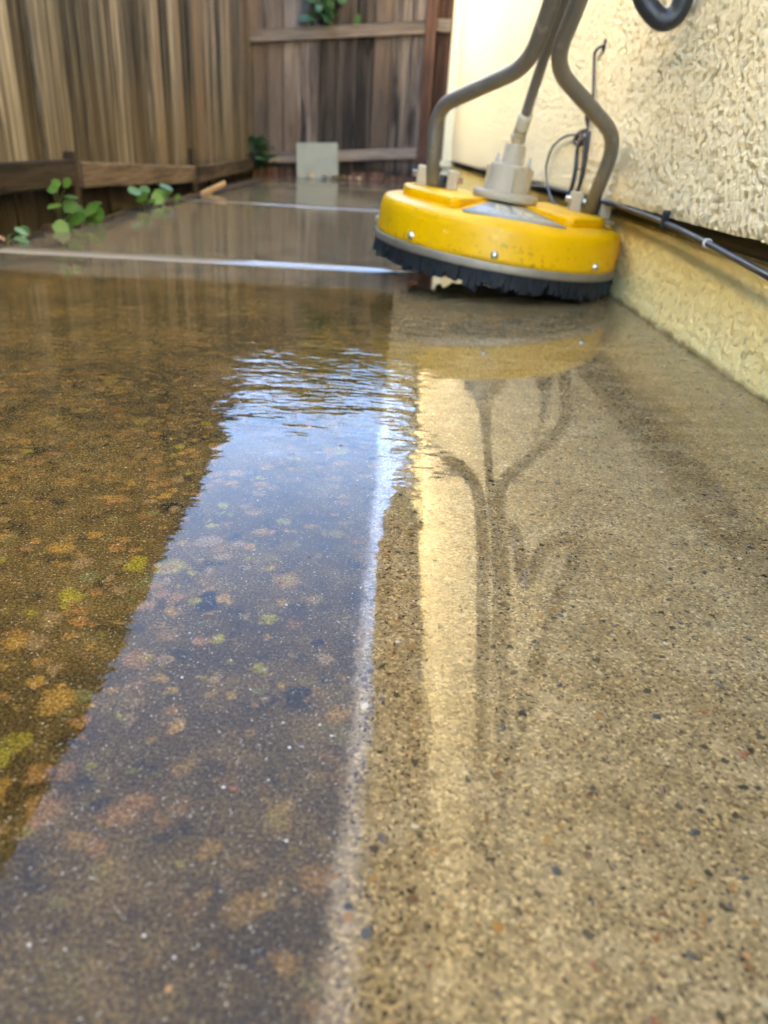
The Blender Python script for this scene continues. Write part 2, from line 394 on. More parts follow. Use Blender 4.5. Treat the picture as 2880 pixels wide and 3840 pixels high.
def rough_board(name, w, th, h, seed, cuts=7, axis=2):
    dims = {2: (th, w, h), 0: (h, th, w), 1: (th, h, w)}[axis]
    bm = box_bm(*dims, bev=0.0, cuts=cuts, axis=axis)
    es = [e for e in bm.edges if abs((e.verts[0].co - e.verts[1].co)[axis]) > 1e-5 and e.calc_face_angle(0) > .5]
    bmesh.ops.bevel(bm, geom=es, offset=.003, segments=1, affect='EDGES')
    for vv in bm.verts:
        p = vv.co
        n_ = mnoise.noise_vector(Vector((p[axis] * 3 + seed * 7.7, p[(axis + 1) % 3] * 9, seed * 1.3)))
        for a in range(3):
            if a != axis: vv.co[a] += n_[a] * .0022
    return bm_mesh(bm, name, False)

# left fence, boards on edge of the lot; it runs from behind the camera to the gate
def fence_x(y): return -1.080 - .036 * y
fence = empty('wooden_fence', (fence_x(3.5), 3.5, 0))
tag(fence, 'weathered grey brown vertical board fence along the left of the walkway', 'fence')
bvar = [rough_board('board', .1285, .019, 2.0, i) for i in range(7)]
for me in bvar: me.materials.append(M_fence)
y = -2.2; k = 0
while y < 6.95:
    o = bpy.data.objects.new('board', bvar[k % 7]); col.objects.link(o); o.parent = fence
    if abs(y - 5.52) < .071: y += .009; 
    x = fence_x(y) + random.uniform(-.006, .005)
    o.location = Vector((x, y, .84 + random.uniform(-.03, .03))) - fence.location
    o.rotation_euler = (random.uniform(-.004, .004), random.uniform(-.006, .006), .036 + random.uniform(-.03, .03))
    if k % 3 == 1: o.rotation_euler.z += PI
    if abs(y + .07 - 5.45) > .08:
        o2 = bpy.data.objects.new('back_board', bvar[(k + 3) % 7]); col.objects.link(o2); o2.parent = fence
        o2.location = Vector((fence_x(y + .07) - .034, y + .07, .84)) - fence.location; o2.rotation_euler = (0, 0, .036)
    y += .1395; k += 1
def rail_piece(y0, y1, top0, top1, bot0, bot1, off, th, m=M_rail_y, name='rail'):
    n = 10; vts, fcs = [], []
    for i in range(n + 1):
        t_ = i / n; yy = y0 + (y1 - y0) * t_; x = fence_x(yy) + off
        tp = top0 + (top1 - top0) * t_ + .003 * mnoise.noise(Vector((yy * 4, top0 * 30, 0))); bt = bot0 + (bot1 - bot0) * t_ + .003 * mnoise.noise(Vector((yy * 4, 9, 0)))
        b = .004
        vts += [(x, yy, bt), (x + th - b, yy, bt), (x + th, yy, bt + b), (x + th, yy, tp - b), (x + th - b, yy, tp), (x, yy, tp)]
    for i in range(n):
        for q in range(6):
            q2 = (q + 1) % 6; fcs.append((i * 6 + q, i * 6 + q2, i * 6 + 6 + q2, i * 6 + 6 + q))
    fcs.append(tuple(range(6))); fcs.append(tuple(n * 6 + q for q in range(6))[::-1])
    me = py_mesh(name, [Vector(a) - fence.location for a in vts], fcs); 
    bm = bmesh.new(); bm.from_mesh(me); bmesh.ops.recalc_face_normals(bm, faces=bm.faces); bm.to_mesh(me); bm.free()
    return link_obj(name, me, m, fence)
rail_piece(-2.2, 2.745, .176, .170, .098, .090, .017, .036)
rail_piece(2.80, 4.56, .164, .112, .080, .024, .017, .036)
rail_piece(4.66, 6.95, .110, .124, .022, .040, .017, .036)
def fence_post(y, h, w, off=.016):
    o = link_obj('post', bm_mesh(box_bm(.03, w, h + .1, .003), 'post'), M_rail_y_v, fence)
    o.location = Vector((fence_x(y) + off + .012, y, h / 2 - .05)) - fence.location; o.rotation_euler.z = .036
M_rail_y_v = wood_material('stake_wood', (.045, .032, .022), (.105, .075, .05), (.17, .125, .085))
fence_post(2.772, .195, .045); fence_post(4.61, .20, .075)

# ------------------------------------------------------------------ gate at the end of the walkway
gate = empty('wooden_gate', (-.58, 7.02, 0))
tag(gate, 'brown board gate with two horizontal rails closing the end of the walkway', 'gate')
gx = [-1.34, -1.185, -1.03, -.885, -.735, -.60, -.45, -.30, -.155, -.01]
gvar = [rough_board('board', .1365, .019, 1.62, 20 + i) for i in range(5)]
for me in gvar: me.materials.append(M_gate)
xg = -1.29; k = 0
while xg < .10:
    o = bpy.data.objects.new('board', gvar[k % 5]); col.objects.link(o); o.parent = gate
    o.location = Vector((xg, 7.04 + random.uniform(-.006, .006), .86 + random.uniform(-.015, .02))) - gate.location
    o.rotation_euler = (0, random.uniform(-.006, .006), PI / 2 + random.uniform(-.02, .02))
    o2 = bpy.data.objects.new('back_board', gvar[(k + 2) % 5]); col.objects.link(o2); o2.parent = gate
    o2.location = Vector((xg + .0735, 7.076, .86)) - gate.location; o2.rotation_euler = (0, 0, PI / 2)
    xg += .1475; k += 1
def gate_rail(xa, za, xb, zb, hgt, yy):
    a, b = Vector((xa, yy, za)), Vector((xb, yy, zb)); L = (b - a).length
    me = rough_board('rail', hgt, .036, L, 40 + int(za * 10), cuts=9, axis=0)
    o = link_obj('rail', me, M_gate_rail, gate); o.location = (a + b) / 2 - gate.location
    o.rotation_euler.y = -math.atan2(zb - za, xb - xa); return o
gate_rail(-1.335, 1.003, .085, 1.143, .088, 7.005)
gate_rail(-1.335, .118, .085, .236, .086, 7.005)
for (xa, xb) in ((-1.335, .085),):
    o = link_obj('bottom_board', rough_board('bottom_board', .24, .02, xb - xa + .06, 71, cuts=9, axis=0), M_post, gate)
    o.location = Vector(((xa + xb) / 2, 7.052, .02)) - gate.location; o.rotation_euler.y = -.06
gp = link_obj('gate_post', rough_board('gate_post', .088, .088, 2.0, 77, cuts=5), M_post); gp.location = (.115, 7.0, .80)
tag(gp, 'reddish brown square gate post between the gate and the house corner', 'post')
fp = empty('fence_infill', (.26, 7.03, 0)); tag(fp, 'narrow reddish board panel filling between gate post and house corner', 'fence panel')
for i, xx in enumerate((.224,)):
    o = link_obj('board', rough_board('board', .135, .019, 1.9, 80 + i), M_post, fp); o.location = Vector((xx, 7.05, .85)) - fp.location; o.rotation_euler.z = PI / 2
o = link_obj('rail', rough_board('rail', .088, .034, .112, 84, cuts=2, axis=0), M_gate_rail, fp); o.location = Vector((.2195, 7.015, 1.16)) - fp.location

# ------------------------------------------------------------------ house
def stucco_material(name, c1, c2, rough=.9, bscale=190, bd=.0045, warm=None, splash=False):
    t = NT(name); o = t.obj()
    n1 = t.noise(o, 2.2, 4); n2 = t.noise(o, bscale, 5, .65)
    c = t.mix(t.step(n1, .35, .65), c1, c2)
    c = t.mix(t.mul(t.step(n2, .28, .44, 1.0, 0.0), .15), c, tuple(a * .6 for a in c1))
    z = t.n_sep(o)[2]
    if warm: c = t.mix(t.mul(t.step(t.add(z, t.mul(t.sub(n1, .5), .3)), warm[1], warm[2], 1.0, 0.0), warm[3]), c, warm[0])
    if splash:
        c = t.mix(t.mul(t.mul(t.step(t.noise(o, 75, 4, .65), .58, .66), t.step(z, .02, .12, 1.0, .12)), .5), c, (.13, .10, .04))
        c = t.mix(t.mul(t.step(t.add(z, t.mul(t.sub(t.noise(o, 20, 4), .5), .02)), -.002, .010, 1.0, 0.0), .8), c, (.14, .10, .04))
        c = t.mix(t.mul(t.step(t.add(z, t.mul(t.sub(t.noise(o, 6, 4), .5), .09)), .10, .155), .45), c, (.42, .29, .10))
    t.set(Base_Color=c, Roughness=rough, Specular_IOR_Level=.05, Normal=t.bump(t.add(n2, t.mul(t.noise(o, 60, 2), .9)), 1.0, bd)); return t.m
M_stucco = stucco_material('cream_stucco', (.92, .81, .54), (.90, .79, .51))
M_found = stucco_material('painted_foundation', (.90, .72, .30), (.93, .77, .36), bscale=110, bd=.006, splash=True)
M_trim = simple('cream_trim_paint', (.76, .69, .47), .55, var=.06, scale=9, bump=.002)
M_sill = wood_material('sill_wood', (.05, .034, .018), (.12, .085, .045), (.19, .14, .075), axis='y')
M_soffit = wood_material('eave_wood', (.035, .022, .013), (.075, .05, .03), (.11, .075, .045), axis='y')
M_roof = simple('roof_shingle', (.12, .10, .085), .9, var=.2, scale=6, bump=.02)

house = empty('house', (0, 0, 0), (0, 0, .0138))
tag(house, 'cream stucco house wall on painted foundation along the right of the walkway', 'house')
def geo_list(a, b, r0, rel, far=None):
    out = [a]; q = a
    while q < b:
        q += max(r0, rel * abs(q)); out.append(min(q, b))
    return out
def relief_wall(name, X, ys, zs, hfun, m):
    vts, fcs = [], []; n = len(zs)
    for yv in ys:
        for zv in zs: vts.append((X - hfun(yv, zv), yv, zv))
    for i in range(len(ys) - 1):
        for j in range(n - 1):
            a = i * n + j; fcs.append((a, a + 1, a + 1 + n, a + n))
    return link_obj(name, py_mesh(name, vts, fcs, True), m, house)
def h_stucco(y_, z_):
    p = Vector((y_, z_, 0))
    sk = Vector((y_ * 120 + z_ * 60, z_ * 152 - y_ * 54, 3.3))
    a = mnoise.noise(sk) ; b = mnoise.noise(p * 260 + Vector((0, 0, 7))); c_ = mnoise.noise(p * 30)
    pit = max(0.0, min(1.0, (a + .08 * c_ - .15) / .22)); pit = pit * pit * (3 - 2 * pit)
    h = 1.0 - pit * (.75 + .25 * b) + .16 * b
    edge = -.004 * max(0, 1 - (z_ - .19) / .012)
    return .0062 * h + edge
ys = [-5.0, -3, -1, -.5, 0.0, .3, .5, .6]; ys += geo_list(.61, 7.16, .0034, .0026)
zs = [.192]; q = .192
while q < .72: q += .0042; zs.append(q)
while q < 1.45: q += .011; zs.append(q)
zs += [1.6, 2.0, 2.6, 3.34]
wob = lambda y_: .008 * mnoise.noise(Vector((y_ * 1.3, 4, 0))) + .0025 * mnoise.noise(Vector((y_ * 18, 4, 0)))
st = relief_wall('stucco_wall', .4705, ys, zs, h_stucco, M_stucco)
for vv in st.data.vertices:
    if vv.co.z < .25: vv.co.z += wob(vv.co.y) * (1 - (vv.co.z - .192) / .058)
def h_found(y_, z_):
    p = Vector((y_, z_, 0))
    return .004 * mnoise.noise(p * 7) + .0030 * mnoise.noise(Vector((y_ * 50, z_ * 85, 1))) + .0016 * mnoise.noise(p * 170) + .010 * max(0, min(1, (.11 - z_) / .1)) ** 2
fz = [-.05 + .005 * i for i in range(42)]
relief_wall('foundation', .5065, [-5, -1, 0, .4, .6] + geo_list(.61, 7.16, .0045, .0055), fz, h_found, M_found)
box_between('foundation_core', (.53, -5, -.13), (.70, 7.15, .158), M_found, house)
box_between('ledge', (.5035, -5, .1555), (.56, 7.15, .1605), M_found, house)
box_between('sill_plate', (.500, -5, .161), (.66, 7.145, .200), M_sill, house)
box_between('wall_core', (.478, -5, .2005), (.68, 7.15, 3.34), M_stucco, house)
box_between('weep_screed', (.4745, -5, .194), (.4775, 7.15, .2), M_sill, house)
# corner board with a cap, standing where stucco ends
box_between('corner_trim', (.388, 7.02, .19), (.466, 7.17, 3.33), M_trim, house, .003)
box_between('corner_trim', (.4635, 7.155, .19), (.62, 7.185, 3.33), M_trim, house, .003)
box_between('trim_block', (.370, 6.99, .14), (.467, 7.12, .188), M_trim, house, .004)
box_between('trim_foot', (.39, 7.02, -.1), (.475, 7.12, .138), M_trim, house, .004)
box_between('end_wall', (.68, 6.98, -.1), (6.5, 7.15, 3.34), M_stucco, house)
box_between('end_wall', (.68, -5, -.1), (6.5, -4.8, 3.34), M_stucco, house)
box_between('end_board', (.40, 7.1865, -.12), (.75, 7.20, 3.30), M_trim, house)
# eaves and roof
EX, EZ = .075, 3.36
box_between('soffit', (EX + .03, -5.35, EZ), (.70, 7.45, EZ + .022), M_soffit, house)
box_between('fascia', (EX, -5.35, EZ - .03), (EX + .0275, 7.45, EZ + .16), M_soffit, house)
for i in range(8):
    yy = -4.5 + i * 1.6
    box_between('rafter_tail', (EX + .05, yy, EZ - .085), (.47, yy + .045, EZ - .002), M_soffit, house)
rv = [(EX - .03, -5.45, EZ + .165), (EX - .03, 7.55, EZ + .165), (3.6, 7.55, EZ + 1.75), (3.6, -5.45, EZ + 1.75), (7.2, 7.55, EZ + .165), (7.2, -5.45, EZ + .165),
      (EX - .03, -5.45, EZ + .20), (EX - .03, 7.55, EZ + .20), (3.6, 7.55, EZ + 1.79), (3.6, -5.45, EZ + 1.79), (7.2, 7.55, EZ + .20), (7.2, -5.45, EZ + .20)]
rf = [(0, 1, 2, 3), (3, 2, 4, 5), (6, 9, 8, 7), (9, 11, 10, 8), (0, 6, 7, 1), (5, 4, 10, 11), (1, 7, 8, 2), (2, 8, 10, 4), (0, 3, 9, 6), (3, 5, 11, 9)]
link_obj('roof', py_mesh('roof', rv, rf), M_roof, house)
gv = [(.5, 7.1, 3.34), (6.6, 7.1, 3.34), (3.6, 7.1, 4.95), (.5, -4.95, 3.34), (6.6, -4.95, 3.34), (3.6, -4.95, 4.95)]
for fc_ in ((0, 1, 2), (3, 5, 4)): link_obj('gable', py_mesh('gable', [gv[q_] for q_ in fc_], [(0, 1, 2)]), M_stucco, house)

# ------------------------------------------------------------------ cables on the wall
M_black = simple('black_rubber', (.022, .024, .027), .45, var=.1, scale=60, wear=((.09, .085, .075), .35))
M_cable = simple('black_cable_jacket', (.030, .033, .038), .40, var=.1, scale=50, wear=((.12, .11, .10), .45))
HR = Matrix.Rotation(.0138, 3, 'Z')
def hp(pts): return [HR @ Vector(p) for p in pts]
main = empty('black_cable', (.44, 1.35, .17)); tag(main, 'thick black cable clipped along the bottom edge of the stucco', 'cable')
cp = [(.4635, .3, .125), (.4625, .6, .130), (.4625, .96, .156), (.4625, 1.18, .1715), (.4625, 1.36, .181), (.4635, 1.52, .1855), (.4650, 1.88, .190), (.466, 2.4, .188), (.466, 2.95, .180), (.466, 4.0, .186), (.466, 5.4, .190), (.466, 6.9, .190)]
def at_parent(me, par):
    for vv in me.vertices: vv.co -= par.location
    return me
link_obj('cable', at_parent(tube('cable', smooth_path(hp(cp), 10), .0048, 12), main), M_cable, main)
cl = link_obj('cable_clip', box_mesh('cable_clip', .012, .009, .030, .003, 2), M_black, main); cl.location = HR @ Vector((.4605, 1.352, .187)) - main.location; cl.rotation_euler = (.35, 0, 0)
cl = link_obj('cable_tie', lathe('cable_tie', [(.0052, -.003), (.0075, -.002), (.0075, .002), (.0052, .003)], 14), simple('clear_tie', (.45, .42, .35), .4), main)
cl.location = HR @ Vector((.4625, 1.155, .1695)) - main.location; cl.rotation_euler = (PI / 2 - .06, 0, 0)
wc = empty('wall_wire', (.45, 2.0, .16)); tag(wc, 'thin black wire leaving the stucco and running down behind the handle', 'wire')
w1 = [(.475, 2.012, .514), (.4585, 2.006, .506), (.455, 2.04, .503), (.455, 2.06, .492), (.455, 2.03, .44), (.455, 2.005, .395), (.456, 2.022, .362), (.455, 2.008, .31), (.455, 2.0, .245), (.456, 2.01, .2), (.459, 2.02, .155)]
link_obj('wire', at_parent(tube('wire', smooth_path(hp(w1), 8), .0036, 8), wc), M_cable, wc)
link_obj('splice', at_parent(tube('splice', smooth_path(hp([(.454, 2.008, .400), (.453, 2.018, .38), (.453, 2.020, .362), (.454, 2.015, .345)]), 5), lambda t_: .004 + .004 * math.sin(PI * t_), 10), wc), M_black, wc)
link_obj('wire', at_parent(tube('wire', smooth_path(hp([(.4555, 1.985, .330), (.452, 1.965, .28), (.4525, 1.97, .235), (.4535, 2.0, .205), (.4545, 2.03, .19)]), 8), .0036, 8), wc), M_cable, wc)
link_obj('anchor', at_parent(tube('anchor', hp([(.474, 2.0125, .535), (.464, 2.0125, .515), (.462, 2.0125, .496)]), .004, 8), wc), M_black, wc)
wl = empty('wire_loop', (.45, 2.25, .16)); tag(wl, 'looped thin black wire gathered in a knot on the stucco wall', 'wire')
w2 = [(.4545, 2.04, .318), (.4525, 2.14, .325), (.4525, 2.28, .320), (.4525, 2.40, .30), (.4525, 2.452, .272), (.4525, 2.462, .232), (.4525, 2.40, .19), (.453, 2.30, .16), (.457, 2.20, .138)]
link_obj('wire', at_parent(tube('wire', smooth_path(hp(w2), 8), .0032, 8), wl), M_cable, wl)
w3 = [(.453, 2.06, .316), (.452, 2.075, .29), (.452, 2.06, .25), (.452, 2.065, .215), (.4535, 2.10, .175), (.459, 2.13, .148)]
link_obj('wire', at_parent(tube('wire', smooth_path(hp(w3), 8), lambda t_: .0036 + .002 * math.sin(PI * t_), 8), wl), M_cable, wl)
link_obj('knot', at_parent(tube('knot', smooth_path(hp([(.452, 2.03, .332), (.450, 2.075, .326), (.449, 2.10, .312), (.450, 2.06, .30), (.449, 2.03, .312), (.450, 2.06, .33)]), 6), .006, 8), wl), simple('frayed_wrap', (.10, .07, .055), .8, var=.2, scale=120), wl)

# ------------------------------------------------------------------ surface cleaner
def yellow_material():
    t = NT('yellow_plastic'); o = t.obj()
    n1 = t.noise(o, 9, 5); n2 = t.noise(o, 160, 3)
    c = t.mix(t.step(n1, .35, .7), (.80, .425, .001), (.77, .39, .001))
    c = t.mix(t.mul(t.step(t.noise(o, 38, 5, .7), .62, .74), .4), c, (.42, .22, .02))
    c = t.mix(t.mul(t.step(t.noise(t.vmul(o, (30, 30, 6)), 1.0, 4), .60, .75), .25), c, (.60, .33, .03))
    zz_ = t.n_sep(o)[2]
    c = t.mix(t.mul(t.mul(t.step(t.noise(o, 85, 4, .7), .55, .66), t.step(zz_, .0, .06, 1.0, .25)), .55), c, (.20, .11, .02))
    c = t.mix(t.mul(t.step(t.add(zz_, t.mul(t.sub(n1, .5), .02)), -.002, .008, 1.0, 0.0), .5), c, (.16, .09, .02))
    c = t.mix(t.mul(t.step(t.noise(t.vmul(o, (1, 1, 3)), 24, 5, .7), .64, .68), .35), c, (.90, .66, .22))
    t.set(Base_Color=c, Roughness=.42, Specular_IOR_Level=.3, Coat_Weight=.05, Coat_Roughness=.18, Normal=t.bump(n2, .6, .0006)); return t.m
M_yel = yellow_material()
M_band = simple('dull_steel_band', (.34, .29, .21), .58, .7, var=.15, scale=26, bump=.0006, wear=((.25, .17, .10), .6))
M_steel = simple('zinc_steel', (.58, .54, .46), .32, .85, var=.1, scale=50, wear=((.30, .24, .16), .4))
M_tube = simple('taupe_powder_coat', (.155, .138, .11), .42, .15, var=.1, scale=14, bump=.0005, wear=((.42, .38, .31), .3))
M_cast = simple('beige_cast_housing', (.42, .34, .215), .5, .0, var=.08, scale=30, bump=.0015, wear=((.25, .20, .13), .4))
M_fit = simple('brass_plated_fitting', (.60, .54, .38), .3, .6, var=.08, scale=60)
M_bris = simple('black_bristle', (.006, .006, .0055), .75, var=.2, scale=70)
M_lab = simple('grey_label', (.36, .35, .30), .45, var=.08, scale=14)
M_ink = simple('cream_label_print', (.72, .60, .38), .5, var=.05)

clean = empty('surface_cleaner', (.2076, 1.7657, .0854), (.0243, .0956, 0))
tag(clean, 'yellow round pressure washing surface cleaner with forked grey handle', 'surface cleaner')
R0 = .2674
Rm = Matrix.Translation(clean.location) @ clean.rotation_euler.to_matrix().to_4x4(); Ri = Rm.inverted()
def W(p): return Ri @ Vector(p)                    # world point -> cleaner space
deckp = [(R0 - .004, -.010), (R0 + .001, .0), (R0 + .0005, .010), (R0 - .001, .045), (R0 - .003, .060), (R0 - .006, .0665), (R0 - .011, .0705), (R0 - .018, .0730), (R0 - .06, .0775), (.14, .0840), (.10, .0880), (.075, .0905), (.070, .0910), (.001, .0912)]
link_obj('deck', lathe('deck', deckp, 128), M_yel, clean)
pad = [(-.222, -.030), (-.205, -.075), (-.125, -.165), (-.108, -.160), (-.026, -.015), (-.026, .015), (-.108, .160), (-.125, .165), (-.205, .075), (-.222, .030)]
for s_ in (1, -1):
    pl = [(x * s_, y_) for x, y_ in pad]
    if s_ < 0: pl = pl[::-1]
    pl = pl[::-1]
    link_obj('raised_pad', prism('raised_pad', pl, .066, .0955, .006, 3), M_yel, clean)
lab = link_obj('label', prism('label', [(-.104, -.0775), (.104, -.0775), (.036, .0775), (-.036, .0775)], -.002, .0009, .0), M_lab, clean)
lab.location = (0, -.135, .0848); lab.rotation_euler.x = .088
def txt(body, size, x, y_, z_, sx=1.0):
    cu = bpy.data.curves.new('print', 'FONT'); cu.body = body; cu.size = size; cu.align_x = 'CENTER'; cu.extrude = .0003; cu.resolution_u = 3
    tmp = bpy.data.objects.new('tmp', cu); col.objects.link(tmp); bpy.context.view_layer.update()
    me = bpy.data.meshes.new_from_object(tmp); bpy.data.objects.remove(tmp)
    o = link_obj('lettering', me, M_ink, lab); o.location = (x, y_, z_); o.scale.x = sx; return o
txt('BE', .062, .0, .008, .0012, 1.0)
txt('20 2B', .036, .004, -.026, .0012, 1.0)
for i, (xa, xb) in enumerate(((-.075, -.05), (-.046, -.022), (-.018, .012), (.017, .032), (.038, .078))):      # a line of print too small to read
    o = link_obj('lettering', box_mesh('lettering', xb - xa, .006, .0006), M_ink, lab); o.location = ((xa + xb) / 2, -.050, .0013)
link_obj('rim_band', lathe('rim_band', [(R0 - .012, -.0165), (R0 + .0032, -.0165), (R0 + .0040, -.014), (R0 + .0040, -.0025), (R0 + .0030, -.0005), (R0 - .012, -.0005)], 128), M_band, clean)
link_obj('underside', lathe('underside', [(R0 - .0125, -.012), (.001, -.012)], 96), simple('rusty_underside', (.30, .10, .02), .6), clean)
# bristles: a ring of uneven clumped tufts
v, f = [], []; rb = random.Random(4); nt = 230
for i in range(nt):
    for row in range(2):
        th = 2 * PI * (i + rb.random() * .8) / nt; rad = R0 - .003 - row * .010 + rb.uniform(-.002, .002)
        hole = mnoise.noise(Vector((math.cos(th) * 11, math.sin(th) * 11, 2))); ln = .033 + .018 * hole + rb.uniform(-.004, .004)
        ang = (th + PI) % (2 * PI)
        if .25 < ang < .62 and rb.random() < .55: ln *= rb.uniform(.25, .6)     # worn corner on the camera's left
        lean = rb.uniform(-.006, .006); out = rb.uniform(-.001, .006); w = .0060
        c0 = Vector((rad * math.cos(th), rad * math.sin(th), -.012)); tdir = Vector((-math.sin(th), math.cos(th), 0)); rdir = Vector((math.cos(th), math.sin(th), 0))
        c1 = c0 + tdir * lean * .4 + rdir * out * .4 + Vector((0, 0, -ln * .6)); c2 = c0 + tdir * lean + rdir * out + Vector((0, 0, -ln))
        b0 = len(v)
        for cc, ww in ((c0, w), (c1, w * 1.1), (c2, w * 1.0)):
            for a_, b_ in ((-1, -.6), (1, -.6), (.7, .6), (-.7, .6)): v.append(cc + tdir * a_ * ww + rdir * b_ * ww)
        for q_ in range(2):
            for e_ in range(4):
                e2 = (e_ + 1) % 4; f.append((b0 + q_ * 4 + e_, b0 + q_ * 4 + 4 + e_, b0 + q_ * 4 + 4 + e2, b0 + q_ * 4 + e2))
        f.append((b0 + 8, b0 + 9, b0 + 10, b0 + 11))
sk = link_obj('brush_skirt', py_mesh('brush_skirt', v, f), M_bris, clean); sk['kind'] = 'stuff'
bolt_me = lathe('bolt', [(.0070, 0), (.0078, .001), (.0078, .0025), (.0062, .0030), (.0058, .0062), (.004, .0078), (.001, .008)], 14); bolt_me.materials.append(M_steel)
for k_, dg in enumerate((-96.5, -136, -47, -182, 0, 45, 90, 135)):
    a_ = math.radians(dg); o = bpy.data.objects.new('bolt', bolt_me); col.objects.link(o); o.parent = clean
    o.location = ((R0 - .0004) * math.cos(a_), (R0 - .0004) * math.sin(a_), .014); o.rotation_euler = (PI / 2, 0, a_ + PI / 2)
# swivel
sw = link_obj('swivel', lathe('swivel', [(.069, .0960), (.0705, .0975), (.0705, .109), (.068, .1110), (.050, .112), (.0475, .1135), (.0445, .164), (.043, .166), (.026, .1665), (.0235, .168), (.0225, .203), (.0205, .2055), (.001, .206)], 48), M_cast, clean)
for k_ in range(4):
    o = link_obj('rib', box_mesh('rib', .010, .006, .048, .002), M_cast, sw); a_ = -PI / 2 + .15 + k_ * PI / 2
    o.location = (.0465 * math.cos(a_), .0465 * math.sin(a_), .1375); o.rotation_euler.z = a_
for a_ in (.3, 2.4):
    o = link_obj('grease_nipple', lathe('grease_nipple', [(.005, 0), (.005, .010), (.003, .012), (.0035, .018), (.001, .02)], 8), M_steel, sw)
    o.location = (.040 * math.cos(a_), .040 * math.sin(a_), .164)
# fittings and hose along the way up to the handle
hpth = [Vector((0, 0, .204)), W((.2335, 1.745, .325)), W((.243, 1.705, .395)), W((.252, 1.655, .46)), W((.262, 1.58, .53)), W((.268, 1.48, .62)), W((.27, 1.3, .80))]
def piece(name, t0, t1, r, m, seg=6, smooth=False):
    a_ = hpth[0].lerp(hpth[1], t0); b_ = hpth[0].lerp(hpth[1], t1)
    me = tube(name, [a_, a_.lerp(b_, .08), a_.lerp(b_, .92), b_], (lambda t_: r * (.86 if t_ in (0, 1) else 1)), seg)
    if not smooth: me.polygons.foreach_set('use_smooth', [False] * len(me.polygons))
    return link_obj(name, me, m, clean)
piece('fitting', -.15, .22, .0115, M_fit, 12, True); piece('hex_nut', .22, .50, .0165, M_fit, 6); piece('hex_nut', .52, .74, .0150, M_fit, 6); piece('fitting', .5, .80, .0100, M_fit, 12, True)
tp = smooth_path([hpth[0].lerp(hpth[1], .8), hpth[1], hpth[2]], 8)
link_obj('hose_sleeve', tube('hose_sleeve', tp[:12], .0145, 16), simple('cream_sleeve', (.52, .46, .32), .5, var=.06), clean)
link_obj('supply_hose', tube('supply_hose', smooth_path([tp[11]] + hpth[2:], 8), .0105, 14), simple('dark_grey_hose', (.13, .12, .10), .5), clean)
# forked handle
TR = .0148
Lp = [(.060, 1.815, .150), (.052, 1.79, .350), (.209, 1.57, .417), (.2235, 1.47, .510), (.2285, 1.20, .79), (.2315, .80, 1.20)]
Rp = [(.404, 1.80, .130), (.425, 1.705, .312), (.2505, 1.565, .420), (.2675, 1.47, .512), (.2735, 1.20, .792), (.2765, .80, 1.202)]
Lw = [W(p) for p in Lp]; Rw = [W(p) for p in Rp]
link_obj('handle_tube', tube('handle_tube', round_path(Lw, .055, 10), TR, 24), M_tube, clean)
link_obj('handle_tube', tube('handle_tube', round_path(Rw, .055, 10), TR, 24), M_tube, clean)
link_obj('cross_bar', tube('cross_bar', [W((.0, .80, 1.20)), W((.25, .80, 1.21)), W((.44, .80, 1.20))], .016, 16), M_tube, clean)
lug_me = box_mesh('lug', .026, .040, .052, .004, 2); lug_me.materials.append(M_cast)
for (bx_, by_, tl) in ((-.150, .060, .0), (.199, .052, .0)):
    for dx in (-.034, .034):
        o = bpy.data.objects.new('lug', lug_me); col.objects.link(o); o.parent = clean; o.location = (bx_ + dx, by_, .108)
    o = link_obj('pivot_pin', tube('pivot_pin', [(bx_ - .057, by_, .116), (bx_ + .057, by_, .116)], .0065, 12), M_steel, clean)
    o = link_obj('foot_plate', box_mesh('foot_plate', .112, .052, .012, .003), M_cast, clean); o.location = (bx_, by_, .084)
    o = link_obj('rubber_collar', lathe('rubber_collar', [(.0160, -.02), (.0178, -.018), (.0178, .010), (.0154, .014)], 20), M_black, clean)
    o.location = (bx_ + .004, by_ - .002, .108)

# pressure hose hanging beside the wall
hs = link_obj('pressure_hose', tube('pressure_hose', smooth_path([(.27, 1.52, .60), (.300, 1.60, .545), (.335, 1.62, .60), (.345, 1.55, .66), (.345, 1.47, .575), (.358, 1.455, .520), (.380, 1.448, .491), (.402, 1.445, .480), (.420, 1.440, .493), (.422, 1.432, .530), (.405, 1.42, .60), (.37, 1.36, .70), (.31, 1.22, .82), (.27, 1.05, .97)], 10), .0162, 18), M_black)
tag(hs, 'thick black pressure hose curled in a loop against the stucco wall', 'hose')

# ------------------------------------------------------------------ things at the edges
M_paver = simple('pale_paver', (.24, .25, .20), .8, var=.12, scale=9, bump=.004, wear=((.20, .19, .14), .5))
pv = link_obj('stepping_stone', box_mesh('stepping_stone', .350, .045, .285, .006, 2), M_paver); pv.location = (-.762, 6.90, .125); pv.rotation_euler = (-.24, -.055, .03)
tag(pv, 'pale square concrete stepping stone leaning against the gate', 'paver')
def leaf_mesh(name, n=14, notch=.25, cup=.12):
    vts = [(0, 0, 0)]; fcs = []
    for k_ in range(n):
        a_ = 2 * PI * k_ / n; r_ = 1.0 - notch * max(0, math.cos(a_ - PI)) ** 8
        vts.append((r_ * math.cos(a_), r_ * math.sin(a_), cup * (abs(math.sin(a_)) ** 1.5)))
    for k_ in range(n): fcs.append((0, 1 + k_, 1 + (k_ + 1) % n))
    return py_mesh(name, vts, fcs, True)
